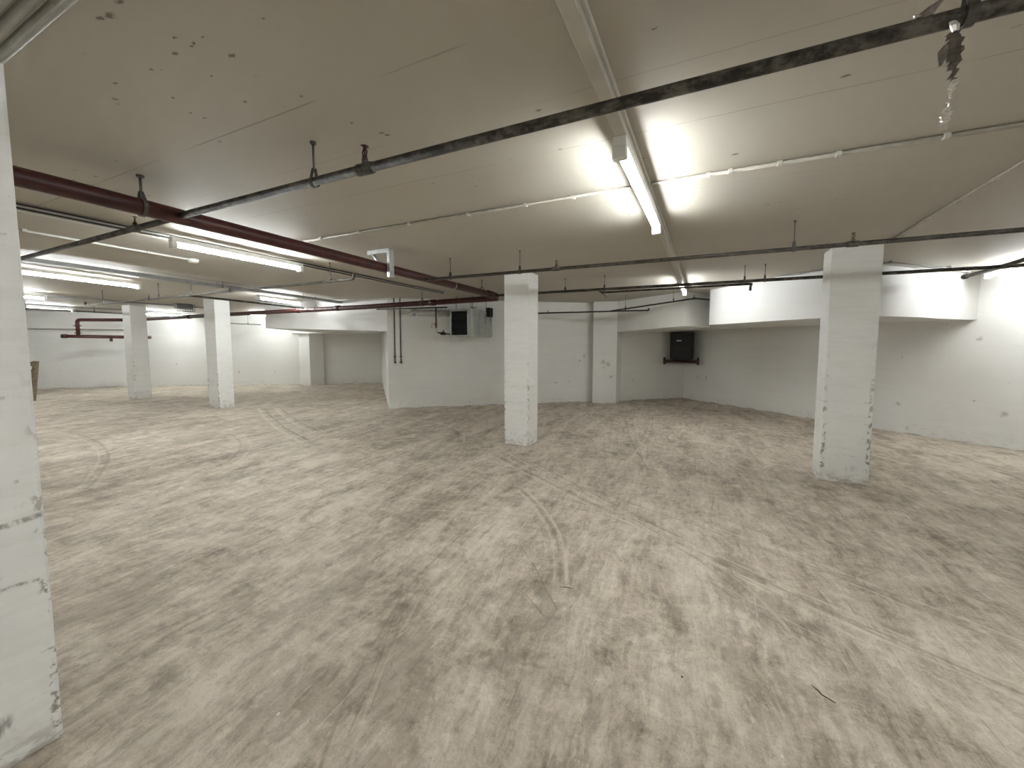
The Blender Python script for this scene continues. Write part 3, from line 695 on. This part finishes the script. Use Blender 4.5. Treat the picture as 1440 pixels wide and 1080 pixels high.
# ceiling conduits
def clips(t, pts, mat='trunk', s=.013):
    for c in pts:
        bm = B(); c = V(c); box(bm, (c.x-s, c.y-s*1.25, c.z-s), (c.x+s, c.y+s*1.25, H), .003); obj('clip', bm, M[mat], t)
zc = H-.012
t = thing('ceiling_conduit', (-1.6, 2.81, zc), 'thin painted conduit across the ceiling between red pipe and cream trunking', 'conduit', 'ceiling conduits')
bm = B(); tube(bm, [(-3.95, 2.83, zc), (-.44, 2.805, zc)], .0085, 10); tube(bm, [(-3.95, 2.85, zc), (-1.2, 2.825, zc)], .006, 8); obj('conduit', bm, M['conduit'], t)
clips(t, [(x, 2.818, zc) for x in (-3.45, -2.95, -2.35, -1.75, -1.25, -.88)])
t = thing('ceiling_conduit', (1.2, 2.81, zc), 'thin painted conduit across the ceiling right of the cream trunking', 'conduit', 'ceiling conduits')
bm = B(); tube(bm, [(-.37, 2.80, zc), (3.2, 2.82, zc)], .0085, 10); tube(bm, [(-.1, 2.825, zc), (3.2, 2.845, zc)], .006, 8); obj('conduit', bm, M['conduit'], t)
clips(t, [(x, 2.81, zc) for x in (-.22, -.02, .10, .35, .62, 1.05, 1.55, 2.2)])
t = thing('ceiling_conduit', (1.6, 4.2, zc), 'painted conduit running along the ceiling towards the right pillar', 'conduit', 'ceiling conduits')
bm = B(); tube(bm, [(1.655, 5.50, zc), (1.58, 2.86, zc)], .0105, 10); obj('conduit', bm, M['conduit'], t)
clips(t, [(1.585+(y-2.86)*.028, y, zc) for y in (3.2, 3.65, 4.1, 4.6, 5.1)], 'conduit', .014)
t = thing('ceiling_conduit', (-5.75, 2.1, zc), 'white conduit ending in a small box, left of the red pipe', 'conduit', 'ceiling conduits')
bm = B(); tube(bm, [(-5.62, .6, zc), (-5.80, 2.80, zc)], .0105, 10); obj('conduit', bm, M['white'], t)
clips(t, [(-5.67, 1.45, zc), (-5.71, 1.87, zc), (-5.76, 2.4, zc)])
bm = B(); tube(bm, [(-5.805, 2.86, H), (-5.805, 2.86, H-.02), (-5.805, 2.86, H-.045)], [.06, .06, .045], 18); obj('junction_box', bm, M['white'], t)
t = thing('ceiling_conduit', (2.8, 7.7, zc), 'thin cables sagging under the ceiling along the curved ramp edge', 'conduit', 'ceiling conduits')
bm = B(); tube(bm, [(.95, 7.50, zc), (1.22, 7.25, H-.03), (1.47, 6.98, zc), (2.09, 6.80, zc), (2.60, 7.20, H-.03), (2.95, 7.62, zc), (3.40, 8.16, zc)], .007, 8)
tube(bm, [(1.0, 7.40, zc), (1.45, 6.88, H-.045), (2.12, 6.72, H-.03), (2.90, 7.42, H-.05), (3.40, 8.12, H-.03)], .007, 8); obj('cables', bm, M['tray'], t)
clips(t, [(1.47, 6.94, zc), (2.09, 6.76, zc), (2.95, 7.55, zc), (3.38, 8.1, zc)], 'tray', .016)
# hung grey cable tray
t = thing('cable_tray', (-7.5, 4, 2.5), 'long grey cable tray hanging under the ceiling between the left lights', 'cable tray')
bm = B(); P = [(-7.02, .5), (-7.62, 4.6), (-7.98, 7.0)]
prism(bm, [(x+.075, y) for x, y in P] + [(x-.075, y) for x, y in P[::-1]], 2.505, 2.555); obj('tray', bm, M['tray'], t)
for (x, y) in ((-7.14, 1.3), (-7.20, 1.75), (-7.55, 4.1), (-7.80, 5.8)):
    bm = B()
    for s in (-.085, .085): tube(bm, [(x+s, y, 2.50), (x+s, y, H)], .005, 6)
    box(bm, (x-.095, y-.012, 2.495), (x+.095, y+.012, 2.507)); obj('hanger_rod', bm, M['rod'], t)
# three pipes over the near pillar
for i, (y, r, lab) in enumerate(((.472, .015, 'white painted ceiling pipe farthest into the corner above the near pillar'), (.511, .015, 'middle white ceiling pipe of three above the near pillar'), (.552, .017, 'white ceiling pipe nearest the flecked slab, above the near pillar'))):
    t = pipe_thing('ceiling_pipe', [(-6.4, y, H-.05), (1.0, y, H-.05)], r, 'cupipe', lab, 'pipe', 'pipes above the near pillar', 14)
    clips(t, [(-1.3, y, H-.05), (-3.4, y, H-.05)], 'galv', .012)
# thin pipe on the far wall
t = pipe_thing('sprinkler_pipe', [(-14.16, 7.4, 2.2), (-14.35, 9.06, 2.2)], .016, 'sprk2', 'short thin pipe end hanging before the far wall by the passage ramp', 'sprinkler pipe', 'sprinkler branch pipes', 10)
hanger(t, (-14.30, 8.6, 2.2), (0, 1, 0), .016, rod=.005)
t = pipe_thing('ceiling_pipe', [(-15.55, 3.0, 2.43), (-15.75, 6.1, 2.43)], .018, 'sprk2', 'thin grey pipe under the ceiling beyond the farthest pillar', 'pipe', None, 10)
for y in (3.9, 5.2): hanger(t, (-15.55-(y-3)*.0645, y, 2.43), (0, 1, 0), .018, rod=.005)
# caged fitting beyond the pillars
t = thing('caged_lamp', (-12.7, 6.0, 2.45), 'small wire caged fitting under the ceiling between the two left pillars', 'lamp')
bm = B(); box(bm, (-12.82, 5.80, 2.47), (-12.62, 6.16, H), .01); obj('body', bm, M['tray'], t)
bm = B()
for k in range(8):
    y = 5.78 + k*.057
    tube(bm, [(-12.60, y, H), (-12.58, y, 2.40), (-12.84, y, 2.40)], .005, 6)
for z in (2.40, 2.46, 2.52, 2.58): tube(bm, [(-12.585, 5.78, z), (-12.585, 6.18, z)], .005, 6)
obj('wire_cage', bm, M['rod'], t)

# torn foil hanging from the near sprinkler pipe
def ribbon(bm, pts, ws, th=.0025, d=(1, 0, 0)):
    """crumpled strip with a real thickness"""
    d = V(d); rows = []
    for p, w in zip(pts, ws):
        p = V(p); n = V((0, 1, 0))
        rows.append([bm.verts.new(p - d*w - n*th), bm.verts.new(p - n*(th+w*.35)), bm.verts.new(p + d*w - n*th), bm.verts.new(p + d*w + n*th), bm.verts.new(p + n*(th-w*.35)), bm.verts.new(p - d*w + n*th)])
    for i in range(len(rows)-1):
        for k in range(6): bm.faces.new((rows[i][k], rows[i][(k+1) % 6], rows[i+1][(k+1) % 6], rows[i+1][k]))
    bm.faces.new(rows[0][::-1]); bm.faces.new(rows[-1])
t = thing('foil_strip', (.553, 1.5, 2.38), 'torn crumpled silver strip dangling from the nearest overhead pipe', 'foil')
rr = random.Random(3)
bm = B(); pts = []; ws = []
for k in range(26):
    f = k/25; z = 2.376 - f*.135
    pts.append((.555 + .004*math.sin(k*1.3) + .006*f, 1.49 + (.006 if k % 2 else -.006), z)); ws.append(.006 + .013*math.sin(math.pi*min(1, f*1.15+.06))*(1 if k % 2 else .75))
ribbon(bm, pts, ws); obj('strip', bm, M['foildark'], t)
bm = B(); pts = [(.540, 1.485, 2.335), (.533, 1.482, 2.318), (.534, 1.484, 2.300), (.530, 1.48, 2.283)]; ribbon(bm, pts, [.004, .010, .008, .003]); obj('torn_flap', bm, M['foildark'], t)
bm = B(); pts = []; ws = []
for k in range(22):
    f = k/21; z = 2.243 - f*.118
    wv = [.007, .006, .003, .0025, .0025, .008, .011, .010, .007][min(8, int(f*9))]
    pts.append((.563 - .014*f + .003*math.sin(k*1.9), 1.49 + (.004 if k % 2 else -.004), z)); ws.append(wv*(1 if k % 2 else .7))
ribbon(bm, pts, ws); obj('foil_tail', bm, M['foil'], t)
bm = B(); ribbon(bm, [(.546, 1.475, 2.384), (.55, 1.472, 2.372), (.553, 1.474, 2.358)], [.006, .009, .006]); obj('hanging_knot', bm, M['foil'], t)
t = thing('foil_scrap', (.515, 1.49, 2.425), 'torn silver scrap stuck on top of the nearest overhead pipe', 'foil')
bm = B(); ribbon(bm, [(.478, 1.487, 2.424), (.497, 1.483, 2.428), (.516, 1.488, 2.437), (.530, 1.484, 2.45)], [.004, .014, .017, .004], .003, (.3, 0, .9)); obj('scrap', bm, M['foildark'], t)
bm = B(); ribbon(bm, [(.476, 1.484, 2.428), (.482, 1.482, 2.42)], [.005, .006]); obj('shiny_edge', bm, M['foil'], t)

# wooden pallet propped beyond the near pillar
t = thing('wooden_pallet', (-15.6, 3.95, 0), 'upright wooden pallet just showing past the near pillar at far left', 'pallet')
T = Matrix.Translation((-16.22, 4.0, 0)) @ Matrix.Rotation(math.radians(12), 4, 'Z') @ Matrix.Rotation(math.radians(-7), 4, 'X')
for k in range(5):
    bm = B(); box(bm, (-.9, -.011, .10+k*.21), (.0, .011, .10+k*.21+.12), .003, T); obj('board', bm, M['wood'], t)
for x in (-.9, -.5, -.09):
    bm = B(); box(bm, (x, .011, .0), (x+.09, .10, 1.08), .004, T); obj('bearer', bm, M['wood'], t)
bm = B(); box(bm, (-15.95, 3.72, 0), (-15.60, 3.84, .10), .006); tag(obj('timber_block', bm, M['wood']), 'short timber block on the floor at the foot of the pallet', 'timber')

# litter on the floor
def twig(name, c, L, a, mat, label, cat, r=.0022):
    c = V(c); d = V((math.cos(a), math.sin(a), 0)); s = V((-d.y, d.x, 0))
    bm = B(); tube(bm, [c-d*L/2+V((0, 0, r)), c+s*L*.08+V((0, 0, r)), c+d*L*.22+V((0, 0, r*1.6)), c+d*L/2-s*L*.05+V((0, 0, r))], [r*.6, r, r, r*.5], 7)
    tag(obj(name, bm, M[mat]), label, cat)
def chip(c, s, label, mat='chip'):
    bm = B(); n = 6; rr = random.Random(int(abs(c[0]*1000)))
    prism(bm, [(c[0]+s*math.cos(2*math.pi*k/n)*rr.uniform(.6, 1), c[1]+s*math.sin(2*math.pi*k/n)*rr.uniform(.6, 1)) for k in range(n)], .0, s*.5)
    tag(obj('chip', bm, M[mat]), label, 'chip')
twig('twig', (-.749, 2.351, 0), .075, .25, 'twig', 'bent dark twig lying where the curved tyre marks end', 'twig')
twig('splinter', (.520, 2.10, 0), .10, 2.45, 'twig', 'long dark splinter on the floor in front of the right pillar', 'splinter', .0026)
chip((-1.572, .99, 0), .009, 'white chip on the dark floor patch near the bottom of the view')
chip((-1.407, 2.286, 0), .006, 'tiny white chip on the floor left of the bent twig')
chip((.02, 3.47, 0), .010, 'small white chip on the tyre marks between the two nearer pillars')
chip((.31, 1.70, 0), .007, 'dull pale chip on the floor below the long splinter')
chip((-.05, 1.93, 0), .006, 'dark crumb on the floor between twig and splinter', 'twig')

# ------------------------------------------------------------------ camera and render settings
cam = bpy.data.cameras.new('camera'); co = bpy.data.objects.new('camera', cam); C.objects.link(co); S.camera = co
F, CX, CY = 563., 722., 524.
cam.sensor_fit = 'HORIZONTAL'; cam.sensor_width = 36; cam.lens = 36*F/1440
cam.shift_x = (720-CX)/1440; cam.shift_y = (CY-540)/1440
cam.clip_start = .02
co.location = (0, 0, EYE)
co.rotation_euler = (math.radians(90)-math.atan((CY-482)/F), 0, math.radians(25.6))
w_ = bpy.data.worlds.new('world'); S.world = w_; w_.use_nodes = True
w_.node_tree.nodes['Background'].inputs[0].default_value = (0, 0, 0, 1)
S.view_settings.view_transform = 'Standard'; S.view_settings.look = 'None'
S.view_settings.exposure = 2.72; S.view_settings.gamma = 1; S.view_settings.use_curve_mapping = False
S.cycles.max_bounces = 8; S.cycles.diffuse_bounces = 7; S.cycles.glossy_bounces = 3; S.cycles.adaptive_threshold = .04
